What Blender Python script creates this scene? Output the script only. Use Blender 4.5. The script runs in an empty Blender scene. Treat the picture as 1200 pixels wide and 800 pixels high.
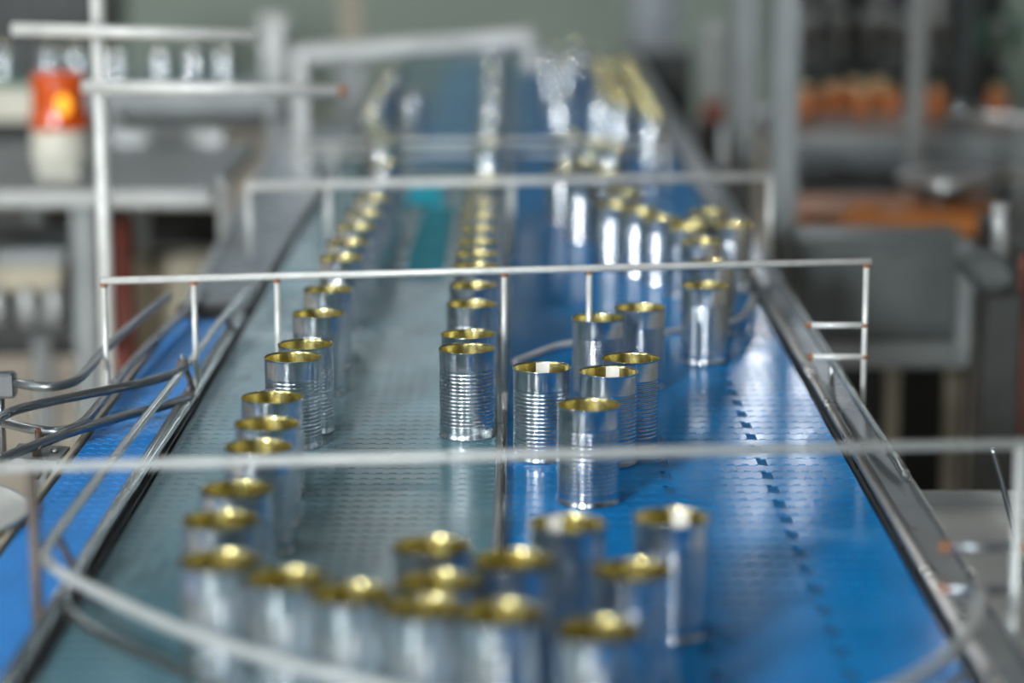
import bpy, bmesh, math, random
from mathutils import Vector, Matrix
C = bpy.context.scene.collection
random.seed(7)

# ------------------------------------------------------------------ camera
Z0 = 0.90            # height of the belt surface above the floor
H = 0.73             # camera above the belt
F = 2800.0           # focal length in pixels of a 1200 px wide frame
TH = math.atan(550 / F)
YAW = math.atan(5 / F)
cam_d = bpy.data.cameras.new('camera')
cam = bpy.data.objects.new('camera', cam_d); C.objects.link(cam)
cam.location = (0, 0, Z0 + H)
cam.rotation_euler = (math.pi / 2 - TH, 0, YAW)
cam_d.sensor_fit = 'HORIZONTAL'; cam_d.sensor_width = 36; cam_d.lens = F / 1200 * 36
cam_d.clip_start = 0.05; cam_d.clip_end = 100
cam_d.dof.use_dof = True; cam_d.dof.focus_distance = 3.05
cam_d.dof.aperture_fstop = cam_d.lens / 52.0
bpy.context.scene.camera = cam
R = Matrix.Rotation(YAW, 3, 'Z') @ Matrix.Rotation(math.pi / 2 - TH, 3, 'X')
O = Vector((0, 0, Z0 + H))
def ray(px, py):
    return R @ Vector(((px - 600) / F, -(py - 400) / F, -1))
def onz(px, py, z):              # point of the level z above the belt seen at a pixel
    d = ray(px, py); return O + d * ((Z0 + z - O.z) / d.z)
def at(px, py, D):               # point of the vertical plane y = D seen at a pixel
    d = ray(px, py); return O + d * (D / d.y)

# ------------------------------------------------------------------ world and exposure
S = bpy.context.scene
S.view_settings.view_transform = 'Standard'; S.view_settings.look = 'None'
S.view_settings.exposure = 0.26; S.view_settings.gamma = 1.0; S.view_settings.use_curve_mapping = False
w = bpy.data.worlds.new('world'); S.world = w; w.use_nodes = True
w.node_tree.nodes['Background'].inputs[0].default_value = (0.75, 0.85, 0.9, 1)
w.node_tree.nodes['Background'].inputs[1].default_value = 0.35

# ------------------------------------------------------------------ materials
def mat(name, col, metal=0.0, rough=0.5, var=0.0, vscale=20, bump=0.0, bscale=200, emit=None, estr=0, dirt=None, coat=0, trans=0, spec=.5, rvar=0.0, stretch=None, aniso=0, dirt_amt=(0.52, 0.68)):
    m = bpy.data.materials.new(name); m.use_nodes = True
    n = m.node_tree.nodes; l = m.node_tree.links; b = n['Principled BSDF']
    b.inputs['Base Color'].default_value = (*col, 1); b.inputs['Metallic'].default_value = metal
    b.inputs['Roughness'].default_value = rough
    b.inputs['Coat Weight'].default_value = coat; b.inputs['Coat Roughness'].default_value = 0.12
    b.inputs['Transmission Weight'].default_value = trans; b.inputs['Specular IOR Level'].default_value = spec
    if emit: b.inputs['Emission Color'].default_value = (*emit, 1); b.inputs['Emission Strength'].default_value = estr
    tc = None
    def coords():
        nonlocal tc
        if tc is None:
            g = n.new('ShaderNodeNewGeometry'); mp = n.new('ShaderNodeMapping')
            l.new(g.outputs['Position'], mp.inputs[0]); mp.inputs['Scale'].default_value = stretch or (1, 1, 1); tc = mp
        return tc.outputs[0]
    def noise(s, det=4):
        t = n.new('ShaderNodeTexNoise'); t.inputs['Scale'].default_value = s; t.inputs['Detail'].default_value = det
        l.new(coords(), t.inputs['Vector']); return t.outputs['Fac']
    if var or dirt:
        rp = n.new('ShaderNodeMapRange'); rp.inputs['From Min'].default_value = 0.3; rp.inputs['From Max'].default_value = 0.7
        rp.inputs['To Min'].default_value = 1 - var; rp.inputs['To Max'].default_value = 1 + var
        l.new(noise(vscale), rp.inputs[0])
        mx = n.new('ShaderNodeVectorMath'); mx.operation = 'SCALE'; mx.inputs[0].default_value = col
        l.new(rp.outputs[0], mx.inputs['Scale']); out = mx.outputs[0]
        if dirt:
            cr = n.new('ShaderNodeMapRange'); cr.inputs['From Min'].default_value = dirt_amt[0]; cr.inputs['From Max'].default_value = dirt_amt[1]
            l.new(noise(vscale * 1.7, 6), cr.inputs[0])
            mm = n.new('ShaderNodeMix'); mm.data_type = 'RGBA'; l.new(cr.outputs[0], mm.inputs['Factor'])
            l.new(out, mm.inputs[6]); mm.inputs[7].default_value = (*dirt, 1); out = mm.outputs[2]
        l.new(out, b.inputs['Base Color'])
    if rvar:
        rr = n.new('ShaderNodeMapRange'); rr.inputs['From Min'].default_value = 0.35; rr.inputs['From Max'].default_value = 0.65
        rr.inputs['To Min'].default_value = max(rough - rvar, 0.03); rr.inputs['To Max'].default_value = rough + rvar
        l.new(noise(vscale * 0.6 + 3), rr.inputs[0]); l.new(rr.outputs[0], b.inputs['Roughness'])
    if bump:
        bp = n.new('ShaderNodeBump'); bp.inputs['Strength'].default_value = bump; bp.inputs['Distance'].default_value = 0.001
        l.new(noise(bscale, 3), bp.inputs['Height']); l.new(bp.outputs[0], b.inputs['Normal'])
    return m
M = dict(
    tin=mat('tinplate', (.66, .71, .745), 1, .21, .05, 60, .10, 500, rvar=.05),
    gold=mat('gold_lacquer', (.63, .57, .26), 1, .22, .10, 80, .15, 400, rvar=.05),
    steel=mat('brushed_stainless_steel', (.50, .52, .53), 1, .30, .08, 14, .04, 300, rvar=.03),
    rod=mat('bright_steel_rod', (.46, .51, .51), 1, .24, .10, 14, .04, 300, rvar=.03),
    paint=mat('matt_zinc_rod', (.62, .64, .62), .25, .42, .10, 40, .1, 300, rvar=.08),
    frame=mat('frame_steel', (.26, .29, .31), .95, .30, .12, 12, .05, 200, rvar=.03),
    dull=mat('dull_grey_rod', (.44, .47, .46), .3, .45, .08, 30, .05, 300),
    darkst=mat('dark_machine_steel', (.055, .06, .06), .6, .45, .2, 9),
    midst=mat('grey_machine_steel', (.24, .265, .27), .5, .45, .15, 5, rvar=.1),
    palest=mat('pale_machine_steel', (.38, .40, .395), .5, .42, .12, 6, rvar=.1),
    shadst=mat('dull_machine_steel', (.09, .105, .105), .4, .5, .15, 5, rvar=.1),
    bluegapshade=mat('shaded_blue_joint', (.002, .03, .09), 0, .7),  # darkened belt colours: the shade inside the joints is painted in
    blue2gapshade=mat('shaded_bright_blue_joint', (.002, .06, .2), 0, .7),
    greygapshade=mat('shaded_grey_joint', (.02, .035, .04), 0, .7),
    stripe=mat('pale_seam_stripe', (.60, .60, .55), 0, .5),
    blue=mat('blue_belt_plastic', (.003, .195, .52), 0, .14, .10, 9, .16, 130, rvar=.05, spec=.22),
    blue2=mat('bright_blue_belt_plastic', (.005, .20, .60), 0, .33, .10, 9, .35, 130, rvar=.06, spec=.3),
    grey=mat('grey_belt_plastic', (.100, .210, .252), 0, .17, .10, 9, .22, 130, rvar=.06, spec=.5),
    teal=mat('teal_belt_plastic', (.01, .30, .40), 0, .6, .10, 9, .2, 130, spec=.15),
    black=mat('black_rubber', (.012, .013, .014), 0, .5),
    bed=mat('belt_bed_plastic', (.02, .03, .04), 0, .7),
    rust=mat('rusty_weld', (.30, .13, .06), .2, .75, .3, 200, .4, 500),
    rustpost=mat('rust_stained_steel', (.10, .085, .075), .2, .5, .2, 40, .3, 300, dirt=(.14, .07, .04)),
    floor=mat('pale_concrete_floor', (.66, .59, .49), 0, .75, .10, 1.2),
    wall=mat('green_grey_wall_paint', (.32, .41, .36), 0, .6, .06, .8),
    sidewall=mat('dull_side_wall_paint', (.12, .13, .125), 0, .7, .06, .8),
    upper=mat('added_dark_upper_band', (.035, .045, .05), 0, .7, .05, .8),
    ceil=mat('ceiling_sheet', (.05, .055, .055), 0, .7, .05, .5),
    glass=mat('daylit_window', (.8, .9, 1), 0, .3, emit=(.95, .98, 1.0), estr=215),
    glass2=mat('daylit_back_door', (.8, .9, 1), 0, .3, emit=(.92, .96, 1.0), estr=9),
    glass3=mat('daylit_side_window', (.8, .9, 1), 0, .3, emit=(.88, .95, 1.0), estr=4),
    glassfar=mat('daylit_high_window', (.8, .9, 1), 0, .3, emit=(.90, .95, 1.0), estr=9),
    addedsoftglass=mat('added_soft_window', (.8, .9, 1), 0, .3, emit=(.70, .90, 1.0), estr=.5),
    orange=mat('amber_beacon_lens', (.62, .085, .004), 0, .22, coat=.5),
    lensglint=mat('beacon_glint', (1, .5, .05), 0, .3, emit=(1, .40, .02), estr=1.0),
    cream=mat('cream_plastic', (.66, .66, .56), 0, .45, .06, 20),
    beige=mat('stained_cream_panel', (.40, .37, .28), 0, .55, .15, 6),
    redpipe=mat('brick_red_paint', (.26, .07, .05), 0, .5, .15, 12),
    jar=mat('orange_fruit_in_glass', (.36, .10, .008), 0, .35, .35, 60),
    jarlid=mat('gold_jar_lid', (.62, .52, .30), 1, .25),
    amber=mat('orange_brown_casting', (.32, .11, .02), .1, .5, .3, 10),
    green=mat('dark_green_guard', (.03, .12, .08), 0, .5),
    pale=mat('pale_worn_plate', (.50, .53, .52), .35, .40, .10, 4, rvar=.1),
)

# ------------------------------------------------------------------ mesh helpers
class MB:
    def __init__(s): s.v = []; s.f = []; s.sm = []
    def add(s, v, f, smooth=False):
        b = len(s.v); s.v += [tuple(x) for x in v]; s.f += [tuple(b + i for i in q) for q in f]; s.sm += [smooth] * len(f); return s
    def box(s, x0, x1, y0, y1, z0, z1, bev=0.0):
        b = min(bev, (x1-x0)*.45, (y1-y0)*.45, (z1-z0)*.45)
        if b <= 0:
            v = [(x, y, z) for z in (z0, z1) for x, y in ((x0, y0), (x1, y0), (x1, y1), (x0, y1))]
            return s.add(v, [(3, 2, 1, 0), (4, 5, 6, 7), (0, 1, 5, 4), (1, 2, 6, 5), (2, 3, 7, 6), (3, 0, 4, 7)])
        def ring(i, z):
            a, c, d, e = x0+i, x1-i, y0+i, y1-i
            k = b*.7
            return [(a+k, d, z), (c-k, d, z), (c, d+k, z), (c, e-k, z), (c-k, e, z), (a+k, e, z), (a, e-k, z), (a, d+k, z)]
        v = ring(b*.6, z0) + ring(0, z0+b) + ring(0, z1-b) + ring(b*.6, z1)
        f = [tuple(reversed(range(8))), tuple(range(24, 32))]
        for r in range(3):
            for i in range(8): f.append((r*8+i, r*8+(i+1) % 8, r*8+8+(i+1) % 8, r*8+8+i))
        return s.add(v, f)
    def bar(s, a, b, w, h=None, up=(0, 0, 1)):
        a = Vector(a); b = Vector(b); h = h or w; d = (b-a).normalized(); u = Vector(up)
        if abs(d.dot(u)) > .95: u = Vector((0, 1, 0))
        r = d.cross(u).normalized(); u = r.cross(d)
        v = []
        c = .18
        prof = [(-.5, -.5+c), (-.5+c, -.5), (.5-c, -.5), (.5, -.5+c), (.5, .5-c), (.5-c, .5), (-.5+c, .5), (-.5, .5-c)]
        for p in (a, b): v += [p + r*x*w + u*y*h for x, y in prof]
        f = [tuple(range(8)), tuple(reversed(range(8, 16)))] + [(i, 8+i, 8+(i+1) % 8, (i+1) % 8) for i in range(8)]
        return s.add(v, f)
    def tube(s, pts, r, n=12, smooth_steps=0):
        P = [Vector(p) for p in pts]
        if smooth_steps:
            Q = []
            for i in range(len(P)-1):
                p0 = P[max(i-1, 0)]; p1 = P[i]; p2 = P[i+1]; p3 = P[min(i+2, len(P)-1)]
                for k in range(smooth_steps):
                    t = k/smooth_steps
                    Q.append(.5*((2*p1)+(-p0+p2)*t+(2*p0-5*p1+4*p2-p3)*t*t+(-p0+3*p1-3*p2+p3)*t**3))
            Q.append(P[-1]); P = Q
        v = []; f = []
        prev = None
        for i, p in enumerate(P):
            d = (P[min(i+1, len(P)-1)] - P[max(i-1, 0)]).normalized()
            if prev is None:
                u = Vector((0, 0, 1)) if abs(d.z) < .9 else Vector((1, 0, 0))
                prev = (u - d*u.dot(d)).normalized()
            else: prev = (prev - d*prev.dot(d)).normalized()
            q = d.cross(prev)
            v += [p + (prev*math.cos(2*math.pi*k/n) + q*math.sin(2*math.pi*k/n))*r for k in range(n)]
        for i in range(len(P)-1):
            for k in range(n): f.append((i*n+k, i*n+(k+1) % n, (i+1)*n+(k+1) % n, (i+1)*n+k))
        s.add(v, f, True)
        b = len(s.v) - len(v); s.f += [tuple(b+k for k in reversed(range(n))), tuple(b+len(v)-n+k for k in range(n))]; s.sm += [False, False]
        return s
    def lathe(s, prof, cx=0, cy=0, z=0, n=32, cap0=True, cap1=True):
        v = []; f = []
        for r, h in prof: v += [(cx+r*math.cos(2*math.pi*k/n), cy+r*math.sin(2*math.pi*k/n), z+h) for k in range(n)]
        for i in range(len(prof)-1):
            for k in range(n): f.append((i*n+k, i*n+(k+1) % n, (i+1)*n+(k+1) % n, (i+1)*n+k))
        s.add(v, f, True); b = len(s.v)-len(v)
        if cap0: s.f.append(tuple(b+k for k in reversed(range(n)))); s.sm.append(False)
        if cap1: s.f.append(tuple(b+len(v)-n+k for k in range(n))); s.sm.append(False)
        return s
    def mesh(s, name, m):
        me = bpy.data.meshes.new(name); me.from_pydata(s.v, [], s.f); me.polygons.foreach_set('use_smooth', s.sm)
        me.materials.append(m); me.update(); return me
    def build(s, name, m, parent=None):
        o = bpy.data.objects.new(name, s.mesh(name, m)); C.objects.link(o)
        if parent: o.parent = parent; o.matrix_parent_inverse = Matrix.Identity(4) if parent.parent else Matrix.Translation(-parent.location)
        return o
def tag(o, label=None, cat=None, group=None, kind=None):
    if label: o['label'] = label
    if cat: o['category'] = cat
    if group: o['group'] = group
    if kind: o['kind'] = kind
    return o
def thing(name, loc, label, cat, group=None):
    o = bpy.data.objects.new(name, None); C.objects.link(o); o.location = loc; o.empty_display_size = .05
    return tag(o, label, cat, group)
def link(name, me, parent, loc, rz=0):
    o = bpy.data.objects.new(name, me); C.objects.link(o); o.parent = parent; o.location = loc; o.rotation_euler.z = rz; return o
def weld(parent, p, r=.006):
    p = Vector(p); return MB().lathe([(r*.5, -r*.8), (r, -r*.3), (r*1.05, r*.2), (r*.5, r*.8)], p.x, p.y, p.z, 10).build('weld', M['rust'], parent)

# ------------------------------------------------------------------ the hall
def struct(o, label=None): o['kind'] = 'structure'; return o
XL, XR, YB, YF, ZC = -7.0, 7.5, -5.0, 16.0, 6.0
struct(MB().box(XL-.2, XR+.2, YB-.2, YF+.2, -.2, 0).build('floor', M['floor']))
struct(MB().box(XL-.2, XR+.2, YB-.2, YF+.2, ZC, ZC+.2).build('ceiling', M['ceil']))
struct(MB().box(XL-.2, XR+.2, YF, YF+.2, 0, ZC).build('wall_far', M['wall']))
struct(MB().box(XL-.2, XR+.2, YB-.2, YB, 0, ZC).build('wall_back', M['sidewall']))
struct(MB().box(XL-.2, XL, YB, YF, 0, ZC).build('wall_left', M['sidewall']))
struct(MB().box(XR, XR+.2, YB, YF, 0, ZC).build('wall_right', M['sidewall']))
def window(i, axis, a0, a1, z0, z1, m, pos, sgn, bars=2):
    # a framed window standing proud of a wall; axis 'x' = wall runs along x
    g = bpy.data.objects.new('window_%d' % i, None); C.objects.link(g); g['kind'] = 'structure'  # window_5 is the added soft window, frame included
    def bx(mb, u0, u1, w0, w1, d0, d1):
        lo, hi = sorted((pos+sgn*d0, pos+sgn*d1))
        return mb.box(u0, u1, lo, hi, w0, w1) if axis == 'x' else mb.box(lo, hi, u0, u1, w0, w1)
    bx(MB(), a0, a1, z0, z1, .01, .03).build('pane', m, g)
    fr = MB()
    for u0, u1, w0, w1 in ((a0-.06, a0, z0-.06, z1+.06), (a1, a1+.06, z0-.06, z1+.06), (a0, a1, z0-.06, z0), (a0, a1, z1, z1+.06)): bx(fr, u0, u1, w0, w1, 0, .08)
    for k in range(1, bars+1):
        u = a0+(a1-a0)*k/(bars+1); bx(fr, u-.02, u+.02, z0, z1, .03, .06)
    fr.build('window_frame', M['palest'], g)
window(1, 'x', -3.9, -3.0, 3.0, 4.4, M['glass'], YB, 1, 1)
window(2, 'x', .1, .9, .6, 3.4, M['glass2'], YB, 1, 0)  # back door light
window(3, 'y', -3.0, -.5, 1.8, 4.6, M['glass3'], XL, 1, 2)
window(4, 'x', 1.45, 1.95, 3.2, 4.4, M['glassfar'], YF, -1, 0)
window(5, 'x', -3.0, -.3, 2.8, 4.2, M['addedsoftglass'], YF, -1, 5)  # unseen soft window, added to give the grey belt its sheen
struct(MB().box(XL, XR, YF-.006, YF-.0005, 2.2, ZC).build('added_dark_band_1', M['upper']))  # unseen dark band, added to cut pale reflections on the blue belt
M['lamp'] = mat('added_lamp_diffuser', (.9, .9, .9), 0, .5, emit=(1, .97, .92), estr=30)
def added_bay_lamp(x, y, pw, lab):  # unseen lamp, added to light the hall and raise glints
    z = 4.6
    g = thing('added_ceiling_light', (x, y, z), lab, 'added light')
    MB().lathe([(.03, .30), (.07, .28), (.09, .16), (.21, .0), (.20, .0), (.08, .15)], x, y, z, 28, False).build('reflector', M['palest'], g)
    MB().lathe([(.0, .028), (.10, .03), (.11, .05), (.0, .06)], x, y, z, 24, False, False).build('lens', M['lamp'], g)
    MB().tube([(x, y, z+.29), (x, y, ZC)], .008, 8).build('stem', M['palest'], g)
    d = bpy.data.lights.new('added_lamp_light', 'AREA'); d.shape = 'DISK'; d.size = .2; d.energy = pw; d.color = (1, .97, .92)
    o = bpy.data.objects.new('added_lamp_light', d); C.objects.link(o); o.location = (x, y, z-.01)
for x, pw, sd in ((-3.5, 20, 'left'), (-.6, 5, 'middle'), (2.6, 4, 'right')):  # left row set brighter to lift the floor and left machinery
    for y, rw in ((-1.5, 'behind the viewer'), (2.2, 'over the near belts'), (5.8, 'over the far belts'), (9.4, 'beyond the belts'), (13, 'nearest the far wall')):
        added_bay_lamp(x, y, pw, 'added unseen white high bay lamp %s, %s row of three' % (rw, sd))

# ------------------------------------------------------------------ belts
TH_ = .008
def module_mesh(name, m, nt, t, p, a=.0032, gap=.0016, e0=0, e1=0, rows=1):
    # a belt module: toothed front and back edges, slightly crowned top, origin at its front left corner
    mb = MB()
    def outline(ins, z, y0):
        fr = []; bk = []
        for k in range(nt):
            for j, (u0, u1, off) in enumerate(((0, .5, 0), (.5, 1, a))):
                x0 = (k+u0)*t; x1 = (k+u1)*t
                if k == 0 and j == 0: x0 += e0 + .0001
                if k == nt-1 and j == 1: x1 -= e1 + .0001
                fr.append((x0, off, gap*(2.25 if j else .12))); fr.append((x1, off, gap*(2.25 if j else .12)))
        v = []
        n = len(fr)
        for i, (x, y, g) in enumerate(fr):
            v.append((x, y0+y+g+ins, z))
        for i, (x, y, g) in reversed(list(enumerate(fr))):
            v.append((x, y0+y+p-.0002-ins, z))
        return v
    for r in range(rows):
        y0 = r*p
        A = outline(0, -TH_, y0); B = outline(0, -.0012, y0); T = outline(.0010, 0, y0); n = len(A)
        f = []
        h = n//2
        for i in range(n):
            j = (i+1) % n; f.append((i, j, n+j, n+i)); f.append((n+i, n+j, 2*n+j, 2*n+i))
        for i in range(0, h-1, 2):          # top as quads, tooth by tooth
            f.append((2*n+i, 2*n+i+1, 2*n+n-2-i, 2*n+n-1-i))
        mb.add(A+B+T, f)
    me = mb.mesh(name, M[m]); me.materials.append(M[m+'gapshade'])
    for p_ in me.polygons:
        if abs(p_.normal.z) < .3: p_.material_index = 1  # upright joint faces take the dark copy, gap shade painted in
    return me
def make_belt(name, x0, W, nt, p, y0, y1, m, label, rowsA, rowsB, cap, gapsA=()):
    t = W/nt
    root = thing(name, (x0, y0, Z0), label, 'conveyor belt')
    meshes = {}
    r = 0; cnt = 0; y = 0
    tot = int((y1-y0)/p)
    while r < tot and cnt < cap:
        k = 0
        rows = rowsA if r % 2 == 0 else rowsB
        if cnt+len(rows) > cap: break
        for q in rows:
            e0 = .006 if (r % 2 == 0 and k in gapsA) else 0
            e1 = .006 if (r % 2 == 0 and (k+q) in gapsA) else 0
            key = (q, e0, e1)
            if key not in meshes: meshes[key] = module_mesh('belt_module', m, q, t, p, e0=e0, e1=e1)
            link('belt_module', meshes[key], root, (k*t, r*p, 0)); cnt += 1
            k += q
        r += 1
    if r < tot:
        o = link('belt_surface', module_mesh('belt_surface', m, nt, t, p, rows=tot-r), root, (0, r*p, 0)); o['kind'] = 'stuff'
    return root, t, r
GX0, GX1 = -.443, -.0265
RX0, RX1 = -.0117, .4170
LX0, LX1 = -.561, -.470
gb, gt, gr = make_belt('conveyor_belt', GX0, GX1-GX0, 24, .0263, 1.55, 9.6, 'grey', 'wide grey plastic modular belt left of the centre divider carrying two files of cans', (8, 8, 8), (4, 8, 8, 4), 300)
bb, bt, br = make_belt('conveyor_belt', RX0, RX1-RX0, 24, .0340, 1.55, 9.6, 'blue', 'wide glossy blue plastic modular belt right of the centre divider', (5, 6, 7, 6), (8, 8, 8), 300, gapsA=(11, 18))
lb, lt, lr = make_belt('conveyor_belt', LX0, LX1-LX0, 6, .0254, 1.7, 3.92, 'blue2', 'narrow bright blue modular belt along the left edge', (3, 3), (6,), 200)
pl = MB().box(-.0058, .0058, .0015, .0335, -.006, -.0010, .0006).mesh('retaining_plug', mat('matt_blue_plug', (.004, .12, .32), 0, .6, spec=.2))
for r in range(0, br, 2):
    for k in (11, 18): link('retaining_plug', pl, bb, (k*bt, r*.034, 0))

# ------------------------------------------------------------------ conveyor frame
def slab(x0, x1, y0, y1, z0, z1, name, m, parent, bev=.002): return MB().box(x0, x1, y0, y1, Z0+z0, Z0+z1, bev).build(name, m, parent)
cf = thing('main_conveyor', (0, 1.5, 0), 'long stainless conveyor frame holding the grey and blue belts side by side', 'conveyor')
Y0, Y1 = 1.5, 9.7
slab(GX0-.004, RX1+.004, Y0, Y1, -.04, -.0085, 'belt_bed', M['bed'], cf, 0)
slab(GX1+.0005, RX0-.0005, Y0, Y1, -.03, .004, 'centre_divider', M['steel'], cf, .003)
MB().tube([(RX0-.0045, Y0, Z0+.006), (RX0-.0045, Y1, Z0+.006)], .0035, 10).build('divider_rod', M['rod'], cf)
slab(RX1+.004, RX1+.010, Y0, Y1, -.06, -.002, 'wear_strip', M['black'], cf)
# right side frame: rounded inner lip, sunk web, outer lip
MB().tube([(RX1+.017, Y0, Z0+.004), (RX1+.017, Y1, Z0+.004)], .008, 14).build('inner_lip', M['steel'], cf)
slab(RX1+.024, RX1+.062, Y0, Y1, -.03, -.002, 'side_channel', M['frame'], cf)
slab(RX1+.060, RX1+.068, Y0, Y1, -.16, .006, 'outer_lip', M['steel'], cf, .003)
slab(GX0-.012, GX0-.004, Y0, Y1, -.14, .002, 'wear_strip', M['black'], cf)
slab(GX0-.021, GX0-.013, Y0, Y1, -.14, .010, 'side_plate', M['steel'], cf, .003)
for y in (2.0, 3.6, 5.4, 7.4, 9.3):
    for x in (GX0-.02, RX1+.03):
        MB().bar((x, y, 0), (x, y, Z0-.05), .05).build('leg', M['steel'], cf)
    MB().bar((GX0, y, .35), (RX1, y, .35), .04).build('cross_beam', M['steel'], cf)
# small joint marks and scuffs on the divider
for y in (2.52, 3.3, 4.4): slab(GX1+.002, RX0-.006, y, y+.004, .003, .0048, 'joint_plate', M['rod'], cf, .0)
# teal sections of the far grey belt
lf = thing('side_conveyor', (LX0, 1.7, 0), 'thin steel edge frame of the narrow blue belt on the left', 'conveyor')
slab(LX0-.012, LX0-.004, 1.7, 3.94, -.12, .004, 'edge_strip', M['beige'], lf)
slab(LX0-.003, LX1+.003, 1.7, 3.94, -.04, -.0085, 'belt_bed', M['bed'], lf, 0)
slab(LX0-.010, LX1+.004, 3.94, 3.99, -.10, .012, 'end_cover', M['black'], lf, .004)
for y in (1.9, 3.7): MB().bar((LX0-.008, y, 0), (LX0-.008, y, Z0-.12), .02).build('leg', M['steel'], lf)
for k, (a, b) in enumerate((((474, 240), (523, 216)), ((474, 324), (532, 244)))):
    p = onz(a[0], a[1], .0); q = onz(b[0], b[1], .0)
    tl = thing('teal_transfer_plate', (p.x, p.y, Z0), ('small bright turquoise plate lying far back on the grey belt', 'long teal plate lying on the grey belt before the turquoise one')[k], 'plate')
    MB().box(p.x, q.x, p.y, q.y, Z0+.0003, Z0+.004, .001).build('plate', (mat('turquoise_plastic', (.005, .55, .75), 0, .6, spec=.1) if k == 0 else M['teal']), tl)
    for s in (0, 1): MB().tube([(p.x+.004+s*(q.x-p.x-.008), p.y, Z0+.005), (p.x+.004+s*(q.x-p.x-.008), q.y, Z0+.005)], .002, 8).build('edge_bead', M['teal'], tl)

fp = thing('transfer_belt', (-.15, 6.1, Z0), 'dark blue plastic belt section far up under the centre file of cans', 'belt')
MB().box(-.262, -.032, 6.06, 9.55, Z0+.0003, Z0+.004, .001).build('belt_sheet', M['blue'], fp)
for k in range(14): MB().box(-.255, -.039, 6.2+k*.24, 6.215+k*.24, Z0+.004, Z0+.0046).build('cleat', M['teal'], fp)

# ------------------------------------------------------------------ cans
CR, CH = .0375, .1175
def lathe_mesh(name, prof, m, n=48, cap0=False, cap1=False): return MB().lathe(prof, n=n, cap0=cap0, cap1=cap1).mesh(name, m)
prof = [(.0350, .0012), (.0362, 0), (.0369, .0006), (.0369, .0026), (.0362, .0036), (.0362, .011)]
nb = 15; zb0, zb1 = .017, .092; st = (zb1-zb0)/nb
for i in range(nb):
    z = zb0+i*st
    prof += [(.0363, z), (.0363, z+st*.12), (.03605, z+st*.30), (.03592, z+st*.5), (.03605, z+st*.70), (.0363, z+st*.88)]
prof += [(.0363, zb1+.001), (.0363, .1150), (.0366, .1164), (.0374, .1172), (.0375, .1175), (.0373, .1178), (.0368, .1174)]
m_body = lathe_mesh('body', prof, M['tin'], 56)
m_line = lathe_mesh('gold_lining', [(.0368, .1174), (.0362, .1166), (.0359, .1150), (.0359, .096), (.0352, .090), (.0358, .084), (.0352, .078), (.0358, .070), (.0352, .062), (.0358, .054), (.0352, .046), (.0358, .03), (.0358, .006), (.0345, .004)], M['gold'], 48)
m_base = lathe_mesh('base_end', [(.0352, .0035), (.030, .0035), (.028, .0045), (.012, .0045), (.0, .0046)], M['gold'], 36)
def arc_mesh(name, prof, ang, m, n=8):
    v = []; f = []
    for r, z in prof: v += [(-r*math.sin((k/n-.5)*ang), r*math.cos((k/n-.5)*ang), z) for k in range(n+1)]
    for i in range(len(prof)-1):
        for k in range(n): f.append((i*(n+1)+k, i*(n+1)+k+1, (i+1)*(n+1)+k+1, (i+1)*(n+1)+k))
    return MB().add(v, f, True).mesh(name, m)
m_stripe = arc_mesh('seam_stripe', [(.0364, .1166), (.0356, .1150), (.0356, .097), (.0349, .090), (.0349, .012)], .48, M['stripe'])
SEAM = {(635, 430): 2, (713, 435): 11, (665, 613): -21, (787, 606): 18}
m_seam = MB().box(-.0006, .0006, .0361, .0366, .004, .116).mesh('side_seam', M['tin'])
cans = []; seam = {}
ORD = ['nearest', 'second', 'third', 'fourth', 'fifth', 'sixth', 'seventh', 'eighth', 'ninth', 'tenth', 'eleventh', 'twelfth', 'thirteenth', 'fourteenth', 'fifteenth', 'sixteenth', 'seventeenth', 'eighteenth', 'nineteenth', 'twentieth']
def can_spec(px, py, label, group): p = onz(px, py, CH); cans.append([p.x, p.y, label, group]); seam[len(cans)-1] = SEAM.get((px, py))
GL = 'cans in the left file on the grey belt'; GC = 'cans in the file beside the centre divider'
GR = 'cans standing on the blue belt'; GN = 'cans crowded against the front guide'; GF = 'blurred cans far up the belts'
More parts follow.
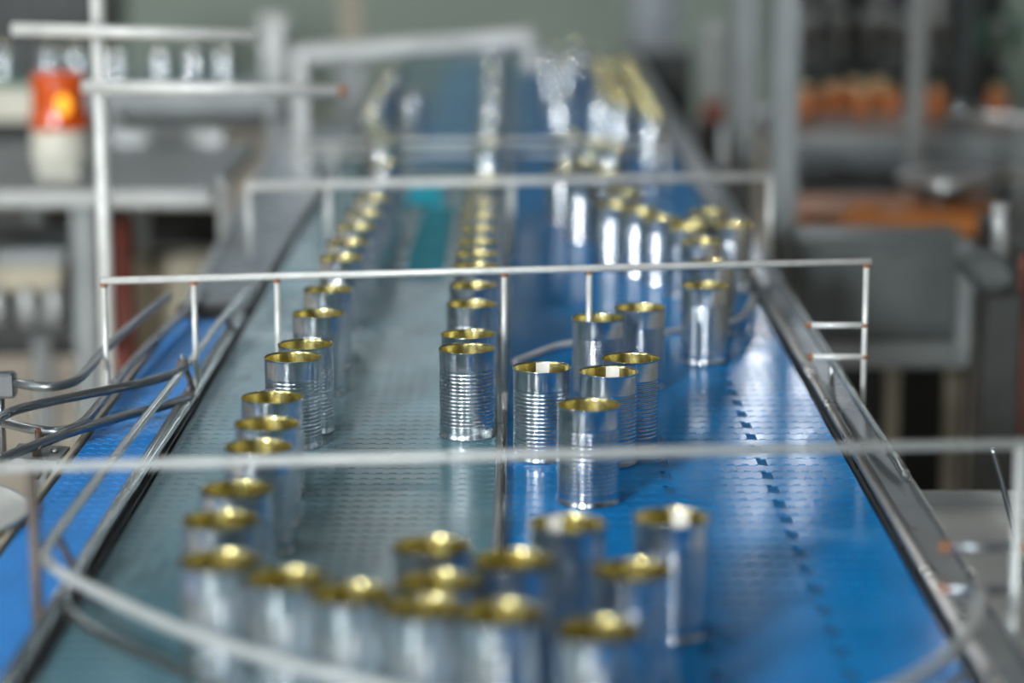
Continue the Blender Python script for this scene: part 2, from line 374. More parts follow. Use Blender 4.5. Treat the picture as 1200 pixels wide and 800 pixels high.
# left file
left = [(258, 609), (277, 573), (303, 523), (313, 496), (319, 465), (343, 418), (358, 403), (373, 367), (384, 339), (400, 302), (408, 284), (418, 266), (428, 250), (437, 233), (446, 214), (452, 190)]
for i, (a, b) in enumerate(left):
    can_spec(a, b, 'ribbed tin can, %s%s in the left file on the grey belt' % (ORD[i], '' if i == 0 else ' from the front'), GL)
mid = [(550, 408), (549, 391), (553, 356), (556, 334), (561, 311), (565, 297), (567, 283), (569, 268), (571, 253), (572, 238), (573, 222), (574, 206)]
for i, (a, b) in enumerate(mid):
    can_spec(a, b, 'ribbed tin can, %s%s in the file beside the centre divider' % (ORD[i], '' if i == 0 else ' from the front'), GC)
right = [(690, 474, 'sharp ribbed tin can, foremost of the group in focus on the blue belt'),
 (713, 435, 'tin can on the blue belt half hidden behind the sharp foremost can'),
 (635, 430, 'tin can on the blue belt standing right against the centre divider'),
 (739, 419, 'tin can right of and behind the half hidden can on the blue belt'),
 (701, 372, 'tin can below the crossbar, left one of a touching pair on blue belt'),
 (750, 360, 'tin can below the crossbar, right one of a touching pair on blue belt'),
 (826, 334, 'lone tin can near the right edge of the blue belt with a long reflection'),
 (834, 308, 'can directly behind the lone can near the right edge of the blue belt'),
 (863, 262, 'rightmost blurred can on the blue belt, close to the side frame'),
 (822, 283, 'nearest of four clustered blurred cans left of the rightmost one'),
 (808, 266, 'left can of the four clustered blurred cans near the right edge'),
 (841, 262, 'right can of the four clustered blurred cans near the right edge'),
 (829, 248, 'rear can of the four clustered blurred cans near the right edge'),
 (778, 256, 'right can of the slanting row of three with bright white streaks'),
 (748, 247, 'middle can of the slanting row of three with bright white streaks'),
 (718, 240, 'left can of the slanting row of three with bright white streaks'),
 (731, 224, 'gold rimmed blurred can behind the slanting row of three'),
 (682, 214, 'blurred can with the tallest white streak at the left of the blue belt')]
for a, b, l in right: can_spec(a, b, l, GR)
near = [(258, 657, 'blurred can at the left end of the crowd against the front guide'),
 (335, 678, 'blurred can second from the left in the crowd against the front guide'),
 (412, 696, 'blurred can third from the left in the crowd against the front guide'),
 (497, 712, 'blurred can fourth from the left in the crowd against the front guide'),
 (586, 732, 'blurred front can just left of the foremost can in the crowd'),
 (701, 739, 'foremost blurred can at the bottom centre of the picture'),
 (514, 682, 'blurred can wedged between the rear can of the crowd and the front row'),
 (506, 640, 'blurred can at the back of the crowd on the grey belt edge'),
 (599, 669, 'blurred can over the centre divider in the middle of the crowd'),
 (741, 668, 'blurred can behind and right of the foremost can'),
 (665, 613, 'blurred can directly before the sharp can on the blue belt'),
 (787, 606, 'rightmost can of the near crowd, clear of the others on blue')]
for a, b, l in near: can_spec(a, b, l, GN)
far = [(660, 196, 'left'), (685, 188, 'middle'), (707, 200, 'right'), (717, 172, 'right'), (694, 168, 'middle'), (667, 156, 'left'), (657, 112, 'left'), (710, 112, 'right'), (645, 82, 'left'), (662, 66, 'left'), (700, 62, 'right'), (640, 56, 'left'), (676, 50, 'middle')]
for a, b, side in far: can_spec(a, b, 'blurred tin can with a pale highlight, far up the %s of the blue belt' % side, GF+' '+side)
for a, b in [(574, 168), (575, 142), (576, 116), (577, 92), (578, 74), (579, 58)]:
    can_spec(a, b, 'out of focus tin can in the straight file over the far dark blue plate', 'blurred cans over the far dark blue plate')
for a, b in [(449, 165), (440, 150), (432, 134), (440, 116), (449, 100), (459, 86)]:
    can_spec(a, b, 'out of focus tin can at the far end of the left file', 'blurred cans at the far end of the left file')
can_spec(484, 106, 'blurred tin can with a tall pale streak, right of the far left file', GF)
for k in range(17): cans.append([.357+random.uniform(-.02, .01), 6.12+k*.112, 'out of focus gold rimmed tin can packed in the far queue on the blue belt', 'packed far queue of cans on the blue belt'])
for k in range(13): cans.append([.276+random.uniform(-.02, .01), 6.42+k*.118, 'out of focus gold rimmed tin can packed in the far queue on the blue belt', 'packed far queue of cans on the blue belt'])
# push touching neighbours apart; keep them on the belts
for it in range(60):
    for c_ in cans:
        if GX1-CR-.001 < c_[0] < -.036: c_[0] = GX1-CR-.0008
        c_[0] = min(c_[0], RX1-CR+.003)
    for i in range(len(cans)):
        for j in range(i):
            dx = cans[i][0]-cans[j][0]; dy = cans[i][1]-cans[j][1]; d = math.hypot(dx, dy) or 1e-6
            if d < 2*CR+.0006:
                k = (2*CR+.0008-d)/2/d
                cans[i][0] += dx*k; cans[i][1] += dy*k; cans[j][0] -= dx*k; cans[j][1] -= dy*k
for ci, (x, y, lab, grp) in enumerate(cans):
    onrail = GX1-CR < x < RX0+CR
    z = Z0 + (.0041 if (-.27 < x < -.03 and y > 6.0) else .0001 if not onrail else .0098)
    c = thing('tin_can', (x, y, z), lab, 'can', grp)
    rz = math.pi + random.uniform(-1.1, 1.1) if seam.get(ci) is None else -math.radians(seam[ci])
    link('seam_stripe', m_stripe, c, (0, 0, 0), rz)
    link('body', m_body, c, (0, 0, 0), rz); link('gold_lining', m_line, c, (0, 0, 0), rz); link('base_end', m_base, c, (0, 0, 0), rz)
    link('side_seam', m_seam, c, (0, 0, 0), rz)

# ------------------------------------------------------------------ crossbars (guard frames over the belts)
def guard(name, p0, p1, r, posts, label, m='paint', pr=None, pm=None, rust=True):
    root = thing(name, (p0.x, p0.y, Z0), label, 'guard rail')
    MB().tube([p0, p1], r, 14).build('top_rail', M[m], root)
    for (px, zf) in posts:
        t = (px-p0.x)/(p1.x-p0.x); q = p0.lerp(p1, t)
        po = MB().tube([(q.x, q.y, Z0+zf), (q.x, q.y, q.z-r*.7)], pr or r*.85, 12).build('post', M[pm or m], root)
        if rust: weld(po, (q.x, q.y, q.z-r*1.1), r*1.05)
    return root
def xat(px, py, D): return at(px, py, D).x
DA = 3.30
A0, A1 = at(118, 329, DA), at(1021, 306, DA)
ga = guard('guard_rail', A0, A1, .0052, [(xat(124, 400, DA), -.06), (xat(229, 400, DA), 0), (xat(326, 400, DA), .0), (xat(591, 400, DA), .0), (xat(690, 400, DA), .0), (xat(1013, 400, DA), -.03)],
           'thin steel crossbar in focus spanning all belts on rusty welded posts', pm='paint', pr=.0042)
xr = xat(1013, 381, DA)
for zz, px in ((381, 948), (418, 950)):
    a = at(px, zz, DA); b = at(1013, zz, DA)
    MB().tube([a, b], .0045, 10).build('bracket_rod', M['paint'], ga); weld(ga, a, .0055); weld(ga, b, .0055)
MB().bar((xr, DA, Z0-.03), (RX1+.064, DA, Z0-.03), .012).build('foot', M['steel'], ga)
MB().bar((A0.x+.006, DA, Z0-.06), (LX0-.008, DA, Z0-.06), .012).build('foot', M['steel'], ga)
DB = 2.24
B0, B1 = at(-60, 549, DB), at(1260, 518, DB)
gb2 = guard('guard_rail', B0, B1, .0052, [(xat(41, 640, DB), -.08)], 'blurred pale crossbar nearest the camera crossing the whole picture', m='dull', pm='rustpost', pr=.0060, rust=False)
q = at(1197, 520, DB); MB().tube([(q.x, q.y, Z0-.2), (q.x, q.y, q.z-.003)], .006, 12).build('post', M['dull'], gb2)
for py in (641, 691):
    a = at(1108, py, DB); b = at(1197, py, DB)
    MB().tube([a, b], .0045, 10).build('bracket_rod', M['frame'], gb2); weld(gb2, a, .007); weld(gb2, b, .007)
MB().lathe([(.010, 0), (.013, .003), (.013, .016), (.009, .02)], 0, 0, 0, 20).build('knob', M['black'], gb2)
kn = gb2.children[-1]; kn.matrix_parent_inverse = Matrix.Identity(4); kp = at(1188, 722, DB-.03) - gb2.location; kn.location = kp; kn.rotation_euler = (math.pi/2, 0, .5)
DC = 4.62
C0, C1 = at(288, 218, DC), at(905, 207, DC)
guard('guard_rail', C0, C1, .0080, [(xat(292, 250, DC), -.01), (xat(385, 250, DC), 0), (xat(600, 250, DC), .004), (xat(902, 250, DC), -.02)], 'blurred crossbar behind the sharp one with a post at each end', pr=.006, rust=False)
DD = 5.6
D0, D1 = at(338, 168, DD), at(782, 164, DD)
gd = guard('guard_rail', D0, D1, .006, [(xat(392, 200, DD), 0), (xat(560, 200, DD), .0), (xat(700, 200, DD), .0), (xat(780, 200, DD), 0)], 'double thin crossbar, far back before the thick square tube', pr=.007, rust=False)
MB().tube([at(338, 182, DD), at(782, 178, DD)], .006, 10).build('lower_rail', M['paint'], gd)
# thick square-tube portal
DE = 6.2
E0, E1 = at(352, 64, DE), at(625, 44, DE)
pe = thing('portal_frame', (E0.x, DE, Z0), 'thick pale square tube portal standing over the far belts', 'frame')
MB().bar(E0, E1, .05, .055).build('beam', M['palest'], pe)
MB().bar((E0.x+.0, DE, Z0-.026), (E0.x, DE, E0.z+.02), .055).build('column', M['palest'], pe)
MB().bar((E1.x-.01, DE, E1.z-.085), (E1.x-.01, DE, E1.z+.02), .045).build('end_stub', M['palest'], pe)

# ------------------------------------------------------------------ curved guide rods
g = thing('guide_rail', onz(215, 432, .04), 'pair of bent steel guide rods running down the left and bowing across the front', 'guide rail')
up = [onz(292, 338, .045), onz(262, 372, .045), onz(217, 430, .050), onz(130, 541, .058), onz(66, 625, .062), onz(52, 650, .062), onz(62, 664, .062), onz(100, 686, .062), onz(210, 737, .062), onz(335, 777, .062), onz(460, 808, .062)]
cx = [Vector((-.0, 1.800, Z0+.062)), Vector((.15, 1.80, Z0+.062)), Vector((.27, 1.86, Z0+.062)), onz(1060, 800, .062), onz(1118, 762, .062), onz(1146, 722, .062), onz(1150, 695, .062)]
MB().tube(up[:6], .0058, 12, 8).build('upper_rod', M['rod'], g)
MB().tube(up[5:]+cx, .0060, 12, 8).build('front_bow', M['dull'], g)
lo = [onz(283, 372, .012), onz(265, 400, .012), onz(225, 466, .014), onz(140, 592, .018), onz(92, 662, .022), onz(76, 694, .022), onz(82, 716, .022), onz(115, 742, .022), onz(170, 768, .022), onz(235, 797, .022), onz(330, 830, .022)]
MB().tube(lo+[Vector((-.02, 1.79, Z0+.022)), Vector((.15, 1.79, Z0+.022)), Vector((.28, 1.85, Z0+.022)), onz(1100, 812, .022), onz(1130, 790, .022)], .0055, 12, 8).build('lower_rod', M['rod'], g)
MB().tube([onz(1150, 695, .062), onz(1140, 690, .062), onz(1108, 691, .058)], .0058, 10, 6).build('end_hook', M['frame'], g); weld(g, onz(1108, 691, .058), .007)
# second black-and-steel pair at belt level just right of the blue belt
MB().tube([(GX0-.017, 1.6, Z0+.0156), (GX0-.017, 4.1, Z0+.0156)], .0055, 10).build('edge_rod', M['rod'], g)
for a, b in (((217, 430, .050), (228, 462, .014)), ((66, 625, .062), (88, 668, .022)), ((262, 372, .045), (275, 388, .012))):
    MB().tube([onz(*a), onz(*b)], .004, 8).build('spacer', M['rustpost'], g)
# discharge guides curving off to the left
g2 = thing('guide_rail', onz(120, 455, .05), 'two dark steel rods sweeping from the left belt edge out of the picture', 'guide rail')
MB().tube([onz(217, 430, .055), onz(200, 439, .055), onz(160, 450, .055), onz(95, 463, .055), onz(30, 477, .055), onz(4, 487, .055), onz(-12, 502, .055), onz(-40, 530, .055)], .0065, 12, 8).build('guide_rod', M['frame'], g2)
MB().tube([onz(223, 465, .020), onz(190, 476, .020), onz(150, 486, .020), onz(90, 504, .020), onz(40, 522, .020), onz(0, 538, .020), onz(-50, 562, .020)], .0065, 12, 8).build('guide_rod', M['frame'], g2)
for a in ((214, 426, .058), (221, 463, .022)): 
    p = onz(*a); MB().box(p.x-.008, p.x+.008, p.y-.008, p.y+.008, p.z-.006, p.z+.006, .003).build('clamp', M['rustpost'], g2)
    MB().tube([p+Vector((0, 0, .004)), p+Vector((0, 0, .013))], .003, 8).build('bolt', M['steel'], g2)
MB().tube([onz(43, 522, .020), onz(43, 558, -.03)], .006, 10).build('stand_rod', M['rustpost'], g2)
g3 = thing('guide_rail', onz(100, 430, .06), 'bent rods behind, rising from a clamp at the left edge beside the blue belt', 'guide rail')
MB().tube([onz(-30, 436, .06), onz(0, 444, .06), onz(30, 451, .06), onz(62, 453, .06), onz(88, 446, .06), onz(104, 432, .06), onz(120, 412, .06), onz(160, 376, .06), onz(198, 346, .06)], .0066, 12, 8).build('guide_rod', M['frame'], g3)
MB().tube([onz(-20, 488, .02), onz(5, 495, .02), onz(40, 503, .02), onz(72, 505, .02), onz(96, 496, .02), onz(116, 474, .02), onz(150, 430, .02), onz(190, 390, .02), onz(240, 345, .02)], .0066, 12, 8).build('guide_rod', M['frame'], g3)
p = onz(8, 448, .06); MB().box(p.x-.022, p.x+.012, p.y-.012, p.y+.012, p.z-.020, p.z+.014, .004).build('clamp', M['frame'], g3)
MB().box(p.x+.012, p.x+.035, p.y-.006, p.y+.006, p.z-.004, p.z+.004, .002).build('clamp_screw', M['steel'], g3)
MB().tube([p+Vector((-.01, 0, 0)), (p.x-.01, p.y, Z0-.06)], .006, 10).build('stand_rod', M['frame'], g3)
p = onz(46, 505, .02); weld(g3, p, .0055)
MB().tube([p, (p.x, p.y, Z0-.05)], .006, 10).build('stand_rod', M['rustpost'], g3)
# rod on the right side frame and low deflector rod over the blue belt
g4 = thing('guide_rail', onz(1000, 450, .01), 'bright thin rod running along the right side frame', 'guide rail')
MB().tube([onz(893, 307, .03), onz(901, 319, .03), onz(960, 402, .03), onz(1015, 484, .024), onz(1047, 530, .016), onz(1062, 555, .006)], .0052, 12, 6).build('guide_rod', M['rod'], g4)
for a in ((901, 319), (975, 424)):
    p = onz(a[0], a[1], .03); MB().tube([p, (p.x, p.y, Z0-.004)], .004, 8).build('stud', M['steel'], g4)
g5 = thing('guide_rail', onz(640, 410, .07), 'low bent deflector rod behind the tall cans on the blue belt', 'guide rail')
MB().tube([onz(603, 424, .03), onz(630, 413, .035), onz(662, 403, .04), onz(720, 396, .04), onz(790, 388, .036), onz(830, 381, .035), onz(850, 378, .035), onz(870, 370, .035), onz(884, 346, .035)], .0048, 10, 6).build('guide_rod', M['paint'], g5)
p = onz(884, 346, .035); MB().tube([p, (p.x+.0, p.y, Z0-.004)], .004, 8).build('stud', M['steel'], g5)

# ------------------------------------------------------------------ turntable and plates at the near left
p = onz(-128, 598, .012)
tt = thing('turntable', (p.x, p.y, 0), 'pale round metal turntable disc at the left edge beside the blue belt', 'turntable')
RT = abs(onz(34, 598, .012).x - p.x)
MB().lathe([(RT-.003, -.006), (RT, -.005), (RT, -.002), (RT-.003, 0), (RT-.012, 0), (RT-.014, -.002), (0, -.002)], p.x, p.y, Z0+.012, 72, cap1=False).build('disc', M['pale'], tt)
MB().lathe([(RT-.03, -.03), (RT-.03, -.012), (RT-.03, -.0065)], p.x, p.y, Z0+.012, 72).build('rim_band', M['beige'], tt)
MB().lathe([(.05, 0), (.05, Z0-.03)], p.x, p.y, 0, 24).build('column', M['steel'], tt)
q = onz(60, 528, .006)
bp = thing('bracket_plate', (q.x, q.y, Z0), 'flat steel bracket plate between the turntable and blue belt', 'bracket')
a, b, c, d = onz(8, 536, .004), onz(66, 540, .004), onz(82, 523, .004), onz(22, 519, .004)
MB().add([v + Vector((0, 0, k)) for k in (-.006, 0) for v in (a, b, c, d)], [(3, 2, 1, 0), (4, 5, 6, 7), (0, 1, 5, 4), (1, 2, 6, 5), (2, 3, 7, 6), (3, 0, 4, 7)]).build('plate', M['midst'], bp)
for v in (onz(30, 528, .004), onz(64, 530, .004)): MB().lathe([(.005, 0), (.005, .004), (.003, .005)], v.x, v.y, v.z, 6).build('bolt', M['steel'], bp)
v = onz(50, 530, .0); MB().bar((v.x, v.y, .0), (v.x, v.y, v.z-.004), .02).build('support', M['midst'], bp)

# ------------------------------------------------------------------ drip plate at the near right
dp = thing('drip_tray', (RX1+.2, 2.6, Z0-.2), 'pale worn metal tray beyond the right side frame', 'tray')
MB().box(RX1+.075, RX1+.50, 1.7, 3.30, Z0-.165, Z0-.155, .002).build('tray_plate', M['pale'], dp)
MB().box(RX1+.075, RX1+.50, 3.295, 3.305, Z0-.165, Z0-.135, .002).build('tray_lip', M['palest'], dp)
MB().tube([at(1163, 526, 2.8), at(1178, 580, 2.8), at(1207, 702, 2.8)], .0035, 10, 6).build('stay_rod', M['frame'], dp)
for y in (1.9, 3.2): MB().bar((RX1+.45, y, 0), (RX1+.45, y, Z0-.165), .03).build('leg', M['midst'], dp)

# ------------------------------------------------------------------ background helpers
def pbox(name, px0, px1, py0, py1, D, depth, m, parent, bev=.004, ground=False):
    a = at((px0+px1)/2, py0, D); z1 = a.z; z0 = at((px0+px1)/2, py1, D).z
    if ground: z0 = 0
    x0 = at(px0, (py0+py1)/2, D).x; x1 = at(px1, (py0+py1)/2, D).x
    return MB().box(x0, x1, D, D+depth, z0, z1, bev).build(name, M[m], parent)
def root_at(name, px, py, D, label, cat, group=None):
    p = at(px, py, D); return thing(name, (p.x, D, 0), label, cat, group)
# tall upright pipe with two arms, left
PD = 4.3
up_ = root_at('pipe_stand', 118, 400, PD, 'tall pale upright pipe with two horizontal arms at the left', 'pipe')
MB().tube([(at(118, 100, PD).x-.004, PD, .0), (at(118, 100, PD).x, PD, at(116, -40, PD).z+.3)], .0135, 16).build('upright', M['paint'], up_)
MB().tube([at(14, 34, PD-.03), at(300, 42, PD-.03)], .0115, 14).build('arm', M['paint'], up_)
MB().tube([at(96, 101, PD-.03), at(398, 107, PD-.03)], .0115, 14).build('arm', M['paint'], up_)
MB().bar(at(113, 36, PD-.015), at(123, 36, PD-.015), .036, .036).build('coupling', M['palest'], up_)
for py, px in ((40, 302), (107, 400)):
    a = at(px-2, py, PD-.03); b = at(px+6, py, PD-.03); MB().tube([a, b], .0118, 12).build('end_cap', M['rust'] if px == 400 else M['palest'], up_)
# left machine table
TD = 5.5
tb = root_at('work_table', 100, 230, TD, 'grey steel work table at the left carrying the amber beacon', 'table')
pbox('table_edge', -120, 248, 223, 243, TD, .03, 'palest', tb)
e = at(0, 223, TD); x0 = at(-120, 230, TD).x; x1 = at(248, 230, TD).x
MB().box(x0, x1, TD+.03, TD+1.0, e.z-.035, e.z-.002, .003).build('table_top', M['midst'], tb)
for px0, px1 in ((78, 106), (-60, -36)):
    a = at(px0, 245, TD).x; b = at(px1, 245, TD).x
    MB().box(a, b, TD+.04, TD+.09, 0, e.z-.03, .004).build('leg', M['midst'], tb); MB().box(a, b, TD+.88, TD+.93, 0, e.z-.03, .004).build('leg', M['midst'], tb)
pbox('lower_shelf', -100, 76, 292, 312, TD+.15, .4, 'midst', tb)
pbox('shelf_panel', -100, 72, 312, 342, TD+.12, .03, 'beige', tb)
pbox('shade_panel', -120, 264, 245, 418, TD+.9, .03, 'black', tb)  # black sheet put in for the shade under the table
pbox('rear_curb', 135, 262, 152, 186, TD+.98, .05, 'palest', tb)
for i, px in enumerate((-2, 33, 66, 107)):
    a = at(px, 384, TD+.1); b = at(px, 338, TD+.1)
    MB().lathe([(.014, 0), (.022, .01), (.024, .05), (.020, b.z-a.z-.01), (.012, b.z-a.z)], a.x, TD+.1, a.z, 20).build('roller', M['palest'], tb)
pbox('lower_rail', -100, 125, 384, 396, TD+.07, .05, 'darkst', tb)
# beacon
BD = 5.75
a = at(72, 193, BD); s = 1/(F/ (BD*1.0))
bc = thing('warning_beacon', (a.x, BD, a.z), 'amber warning beacon on a cream base at the left', 'beacon')
r0 = (at(107, 140, BD).x-at(37, 140, BD).x)/2; zt = at(72, 150, BD).z; ztop = at(72, 82, BD).z
MB().lathe([(r0*.92, 0), (r0*.98, .01), (r0*.96, zt-a.z-.008), (r0*.90, zt-a.z)], a.x, BD, a.z, 40).build('base', M['cream'], bc)
hh = ztop-zt
MB().lathe([(r0*.97, 0), (r0*1.0, hh*.06), (r0*.97, hh*.14), (r0*.90, hh*.35), (r0*.88, hh*.62), (r0*.93, hh*.82), (r0*.88, hh*.93), (r0*.70, hh*.98), (r0*.3, hh)], a.x, BD, zt, 40).build('amber_lens', M['orange'], bc)
b_ = at(80, 120, BD-.001)
MB().lathe([(.004, -.024), (.015, -.016), (.018, 0), (.015, .016), (.004, .024)], b_.x, BD-r0*.86, b_.z, 16).build('painted_glint', M['lensglint'], bc)  # glowing bead painted in as the highlight on the lens
MB().box(a.x-.05, a.x+.05, BD-.05, BD+.05, e.z, a.z, .004).build('mounting_block', M['cream'], bc)
# red pipe, beige drum behind the table
a = at(146, 300, 5.9)
rp_ = thing('red_pipe', (a.x, 5.9, 0), 'brick red vertical pipe under the left table', 'pipe')
MB().tube([(a.x, 5.9, .0), (a.x, 5.9, at(146, 252, 5.9).z)], .025, 16).build('pipe_run', M['redpipe'], rp_)
MB().lathe([(.032, 0), (.034, .01), (.034, .05), (.026, .06)], a.x, 5.9, .40, 18).build('coupling', M['redpipe'], rp_)
a = at(212, 320, 6.1)
dr = thing('beige_drum', (a.x, 6.1, 0), 'dull beige drum in the shade below the left table end', 'drum')
MB().lathe([(.11, 0), (.12, .01), (.12, .25), (.125, .26), (.12, .27), (.12, .5), (.125, .51), (.10, .55)], a.x, 6.1, .12, 32).build('drum_shell', M['beige'], dr)
MB().lathe([(.10, 0), (.105, .12), (.09, .12)], a.x, 6.1, 0, 24).build('drum_stand', M['darkst'], dr)

# far-left conveyor with cans
FD = 7.6
fc = root_at('cross_conveyor', 150, 130, FD, 'blurred conveyor crossing behind the left pipe stand, cans on it', 'conveyor')
pbox('side_panel', -150, 330, 100, 132, FD, .03, 'midst', fc)
zt = at(90, 100, FD).z; xa = at(-150, 100, FD).x; xb = at(330, 100, FD).x
MB().box(xa, xb, FD+.03, FD+.5, zt-.03, zt-.004, .002).build('belt_top', M['grey'], fc)
pbox('green_guard', -150, 38, 92, 104, FD-.05, .04, 'green', fc); pbox('cream_duct', -150, 42, 104, 142, FD-.12, .1, 'cream', fc)
pbox('under_panel', -150, 340, 132, 152, FD+.05, .3, 'darkst', fc)
for px in (-100, 130, 320):
    x = at(px, 130, FD).x; MB().bar((x, FD+.05, 0), (x, FD+.05, zt-.04), .05).build('leg', M['midst'], fc)
for k, px in enumerate((5, 60, 92, 138, 190, 228, 263)):
    x = at(px, 95, FD+.2).x
    c = thing('tin_can', (x, FD+.2, zt-.004), 'blurred tin can on the crossing conveyor behind the left pipe arms', 'can', 'cans on the crossing conveyor')
    link('body', m_body, c, (0, 0, 0)); link('gold_lining', m_line, c, (0, 0, 0)); link('base_end', m_base, c, (0, 0, 0))
pc_ = root_at('pale_case', 320, 60, FD+.1, 'pale upright case standing at the right end of the crossing conveyor', 'case')
pbox('shell', 304, 336, 25, 100, FD+.1, .12, 'palest', pc_, .01); pbox('lid', 302, 338, 20, 27, FD+.09, .14, 'paint', pc_, .004)
# vertical posts near the far left of the belts
ps = root_at('post', 255, 300, 5.2, 'short grey post left of the second crossbar', 'post')
MB().tube([(at(262, 220, 5.2).x, 5.2, 0), (at(262, 220, 5.2).x, 5.2, at(262, 222, 5.2).z)], .014, 12).build('tube', M['palest'], ps)
MB().lathe([(.014, 0), (.019, .005), (.017, .02), (.006, .028)], at(262, 220, 5.2).x, 5.2, at(262, 222, 5.2).z, 16).build('cap', M['steel'], ps)
# slanting cover sheet between left table and belts
sh = root_at('side_cover', 300, 300, 5.0, 'grey steel sheet cover filling the gap left of the grey belt', 'cover')
a, b, c, d = Vector((GX0-.03, 4.05, Z0-.01)), Vector((GX0-.03, 7.2, Z0-.01)), Vector((-.70, 7.2, Z0-.03)), Vector((-.58, 4.05, Z0-.03))
MB().add([v + Vector((0, 0, k)) for k in (-.006, 0) for v in (a, b, c, d)], [(3, 2, 1, 0), (4, 5, 6, 7), (0, 1, 5, 4), (1, 2, 6, 5), (2, 3, 7, 6), (3, 0, 4, 7)]).build('sheet', M['frame'], sh)
MB().bar(d+Vector((0, 0, .004)), c+Vector((0, 0, .004)), .015).build('folded_edge', M['steel'], sh)
for y in (4.3, 6.8): MB().bar((-.56-(y-4.05)*.035, y, 0), (-.56-(y-4.05)*.035, y, Z0-.03), .03).build('leg', M['midst'], sh)

# ------------------------------------------------------------------ background centre
dv = thing('machine_cabinet', (-2.0, 10.5, 0), 'dark machine cabinet behind the upper left pipe arm', 'cabinet')
pbox('housing', -60, 126, -60, 30, 10.5, .5, 'darkst', dv)
pbox('plinth', -60, 126, 30, 210, 10.5, .5, 'darkst', dv)
pc = root_at('machine_column', 410, 40, 9.8, 'pale beige column at the far end left of the belts', 'column')
pbox('shaft', 398, 424, -40, 60, 9.8, .1, 'beige', pc); pbox('foot', 392, 430, 60, 170, 9.8, .14, 'midst', pc)
gh = root_at('machine_column', 760, 30, 9.9, 'broad grey machine column right of the green far wall', 'column')
pbox('shaft', 738, 800, -60, 60, 9.9, .3, 'midst', gh); pbox('door', 746, 790, -50, 50, 9.88, .02, 'frame', gh); pbox('foot', 730, 812, 60, 170, 9.9, .3, 'darkst', gh)

# ------------------------------------------------------------------ right side pillars and machinery
def pillar(px0, px1, D, pyfoot, label, m='midst'):
    r_ = root_at('steel_pillar', (px0+px1)/2, 100, D, label, 'pillar')
    x0 = at(px0, 100, D).x; x1 = at(px1, 100, D).x
    MB().box(x0, x1, D, D+(x1-x0), 0, 2.6, .008).build('shaft', M[m], r_)
    MB().box(x0-.04, x1+.04, D-.04, D+(x1-x0)+.04, 0, .012, .002).build('foot_plate', M[m], r_)
    return r_
pillar(906, 938, 5.6, 300, 'grey square pillar just right of the second crossbar end')
pillar(858, 888, 7.4, 190, 'grey square pillar left of and farther than the other one')
pillar(1066, 1084, 7.22, 150, 'thin pale pillar between the orange jars', 'palest')
pillar(1120, 1142, 8.6, 150, 'slim dark pillar right of the orange jars', 'darkst')
# grey machine box
mg = root_at('machine_housing', 1040, 350, 4.9, 'grey steel machine housing right of the blue belt', 'machine')
pbox('body', 935, 1138, 282, 400, 4.9, .22, 'shadst', mg, .01); pbox('door_panel', 980, 1120, 292, 385, 4.885, .02, 'shadst', mg, .004)
pbox('lower_band', 935, 1138, 400, 432, 4.92, .2, 'midst', mg); pbox('shade_block', 960, 1130, 432, 620, 5.16, .3, 'black', mg, .01)  # lower black block stands in for the shade beneath the housing
pbox('corner_strip', 1122, 1140, 284, 430, 4.87, .03, 'midst', mg)
for px in (970, 1045, 1115): pbox('leg', px-8, px+8, 432, 640, 5.10, .05, 'beige', mg, ground=True)
# post with a cap box, right
ca = root_at('machine_post', 1170, 400, 4.1, 'dark machine post with a grey cap box and pipe stub at the right edge', 'post')
pbox('post_shaft', 1146, 1192, 342, 760, 4.12, .07, 'darkst', ca, .01, True); pbox('cap_box', 1143, 1193, 308, 345, 4.07, .18, 'shadst', ca, .02)
MB().tube([at(1172, 300, 4.2), at(1172, 238, 4.2)], .016, 14).build('pipe_stub', M['palest'], ca)
rb = root_at('machine_housing', 1198, 400, 4.6, 'dark housing cut by the right picture edge behind the cap post', 'machine')
pbox('body', 1196, 1300, 290, 600, 4.6, .5, 'darkst', rb, .01, True); pbox('strip', 1194, 1200, 300, 560, 4.58, .03, 'redpipe', rb)
# carousel: orange-brown drum with chrome rings
KD = 6.2
a = at(1095, 262, KD)
ko = thing('filling_carousel', (a.x, KD, 0), 'round filling carousel with stacked chrome rings over an orange brown base', 'machine')
zb = at(1095, 276, KD).z
rr_ = at(1190, 262, KD).x-a.x
xl_ = at(936, 262, KD).x-.0
MB().box(xl_, a.x+rr_*1.1, KD-.25, KD+.35, zb-.16, zb, .01).build('deck', M['midst'], ko)
pbox('orange_skirt', 936, 1190, 252, 276, KD-.2, .4, 'amber', ko)
MB().lathe([(.06, 0), (.07, .02), (.06, .13), (.04, .15)], a.x+.02, KD+.05, zb, 32).build('hub', M['darkst'], ko)
for py, rad, mm in ((252, .115, 'rod'), (240, .125, 'amber'), (214, .120, 'rod'), (206, .135, 'steel')):
    z = at(1095, py, KD).z; MB().lathe([(rad-.01, -.009), (rad, -.005), (rad, .005), (rad-.01, .009)], a.x+.03, KD-.02, z, 40).build('ring', M[mm], ko)
MB().lathe([(.045, 0), (.052, .02), (.050, .07), (.03, .085)], at(1017, 262, KD-.22).x, KD-.15, zb+.02, 24).build('orange_knob', M['amber'], ko)
MB().bar((a.x, KD+.1, 0), (a.x, KD+.1, zb-.16), .2).build('pedestal', M['darkst'], ko)
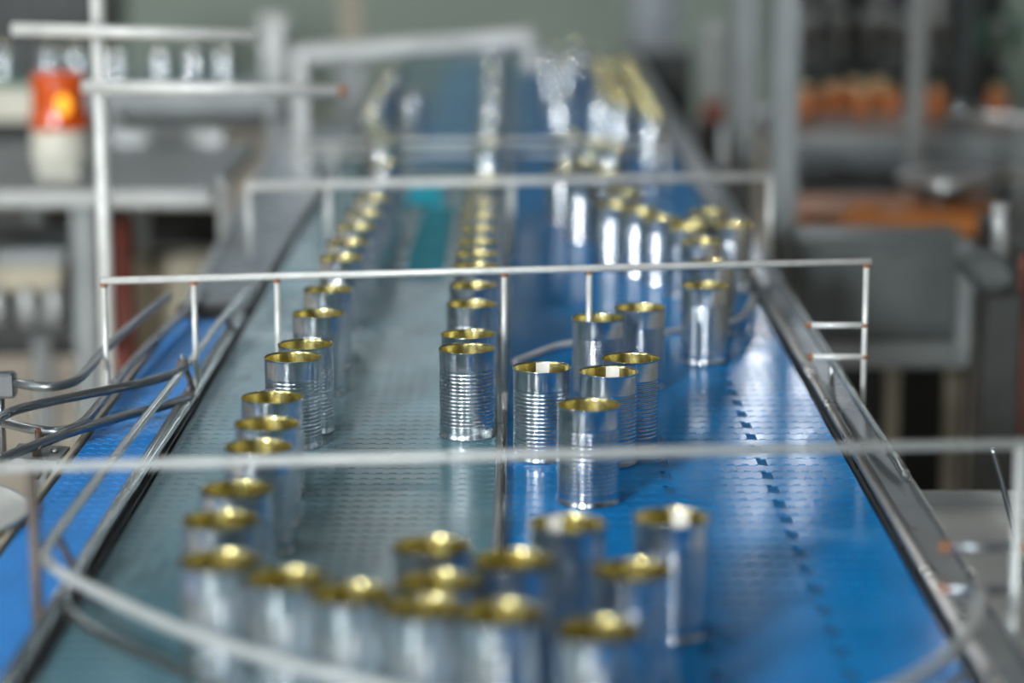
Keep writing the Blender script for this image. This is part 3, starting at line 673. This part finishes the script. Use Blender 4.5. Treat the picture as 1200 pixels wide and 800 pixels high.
# jar conveyor
JD = 7.9
jc = root_at('jar_conveyor', 1080, 160, JD, 'blurred steel conveyor at upper right carrying orange jars', 'conveyor')
zt = at(1040, 143, JD).z; xa = at(898, 150, JD).x; xb = at(1330, 150, JD).x
MB().box(xa, xb, JD-.5, JD+.5, zt-.05, zt, .004).build('belt_top', M['midst'], jc)
pbox('front_panel', 898, 1330, 212, 246, JD-.53, .03, 'darkst', jc); pbox('panel_band', 898, 1330, 176, 200, JD-.54, .03, 'frame', jc)
for px in (908, 1010, 1140, 1300):
    x = at(px, 150, JD).x; MB().bar((x, JD-.3, 0), (x, JD-.3, zt-.05), .05).build('leg', M['darkst'], jc)
for k in range(3): MB().tube([(xa, JD-.45+.03*k, zt+.06+.05*k), (xb, JD-.45+.03*k, zt+.06+.05*k)], .006, 8).build('side_rod', M['frame'], jc) if k == 0 else None
jar_b = lathe_mesh('glass_body', [(.026, 0), (.033, .004), (.035, .015), (.035, .085), (.031, .098), (.027, .104)], M['jar'], 28, True, True)
jar_l = lathe_mesh('lid', [(.029, .104), (.0305, .106), (.0305, .118), (.028, .121)], M['jarlid'], 28, True, True)
jn = -1
ORD_J = ['beside the near grey pillar', 'second right of the near grey pillar', 'left one of the brightest pair', 'right one of the brightest pair', 'right of the thin pale pillar', 'above the chrome rail', 'partly behind the near grey pillar', 'behind the brightest pair at left', 'behind the brightest pair between them']
for px, dd in ((946, 0), (975, .12), (1012, 0), (1044, .0), (1097, .02), (1168, .0), (915, .05), (1000, .25), (1030, .3)):
    x = at(px, 140, JD+dd).x; jn += 1
    j = thing('fruit_jar', (x, JD+dd, zt), 'blurred jar of orange preserve, %s' % ORD_J[jn], 'jar', 'orange jars on the far conveyor')
    link('glass_body', jar_b, j, (0, 0, 0)); link('lid', jar_l, j, (0, 0, 0))
cr = root_at('chrome_rail', 1160, 140, 6.9, 'bright chrome rail at the upper right edge before the jars', 'rail')
MB().tube([at(1122, 128, 6.9), at(1160, 140, 6.9), at(1320, 147, 6.9)], .018, 14, 5).build('rail_tube', M['tin'], cr)
MB().bar((at(1200, 145, 6.9).x, 6.9, 0), (at(1200, 145, 6.9).x, 6.9, at(1200, 145, 6.9).z), .03).build('support', M['midst'], cr)
# tall dark machine behind the jars
dm = root_at('filling_machine', 1050, 60, 9.2, 'tall dark filling machine behind the orange jars', 'machine')
pbox('body', 930, 1180, -60, 90, 9.2, .8, 'darkst', dm, .02); pbox('lower_body', 940, 1180, 90, 240, 9.3, .7, 'black', dm, .02)
pbox('window_panel', 1130, 1196, 20, 60, 9.15, .04, 'green', dm)
nz = MB().lathe([(.010, 0), (.020, .03), (.020, .10), (.034, .11), (.034, .14), (.012, .15)], n=16).mesh('nozzle', M['steel'])
for px, py in ((950, 62), (985, 60), (1020, 60), (1050, 62), (1100, 58), (940, 30), (975, 34), (1030, 30), (1100, 34), (1170, 70)):
    q = at(px, py, 9.05); link('nozzle', nz, dm, Vector((q.x, 9.05, q.z))-dm.location)
MB().bar(at(930, 30, 9.12), at(1130, 30, 9.12), .03).build('nozzle_bar', M['darkst'], dm)
# column of pale cans stacked between the pillars
for k, py in enumerate((112, 84, 57)):
    q = at(836, py, 8.2); 
cs = root_at('can_rack', 836, 80, 8.2, 'pale vertical rack of stacked lids between the two grey pillars', 'rack')
for k, (p0, p1) in enumerate(((26, 56), (58, 86), (88, 116))): pbox('lid_stack', 822, 852, p0, p1, 8.2, .09, 'palest', cs, .02)
pbox('rack_foot', 824, 850, 120, 142, 8.2, .09, 'redpipe', cs); pbox('rack_stand', 818, 856, 142, 330, 8.25, .09, 'darkst', cs, ground=True)
# guards beyond the belts right
for k, (px, lab) in enumerate(((846, 'pale upright post left of the near grey pillar'), (812, 'pale upright post right of the double crossbar end, middle of three'), (788, 'pale upright post at the double crossbar end, farthest of three'))):
    r_ = root_at('post', px, 200, 6.2+.75*k, lab, 'post'); D = 6.2+.75*k
    x = at(px, 200, D).x; zt_ = at(px, 150-3*k, D).z
    MB().bar((x, D, 0), (x, D, zt_), .022).build('tube', M['palest'], r_); MB().bar((x, D, zt_), (x, D, zt_+.012), .030).build('cap', M['frame'], r_)
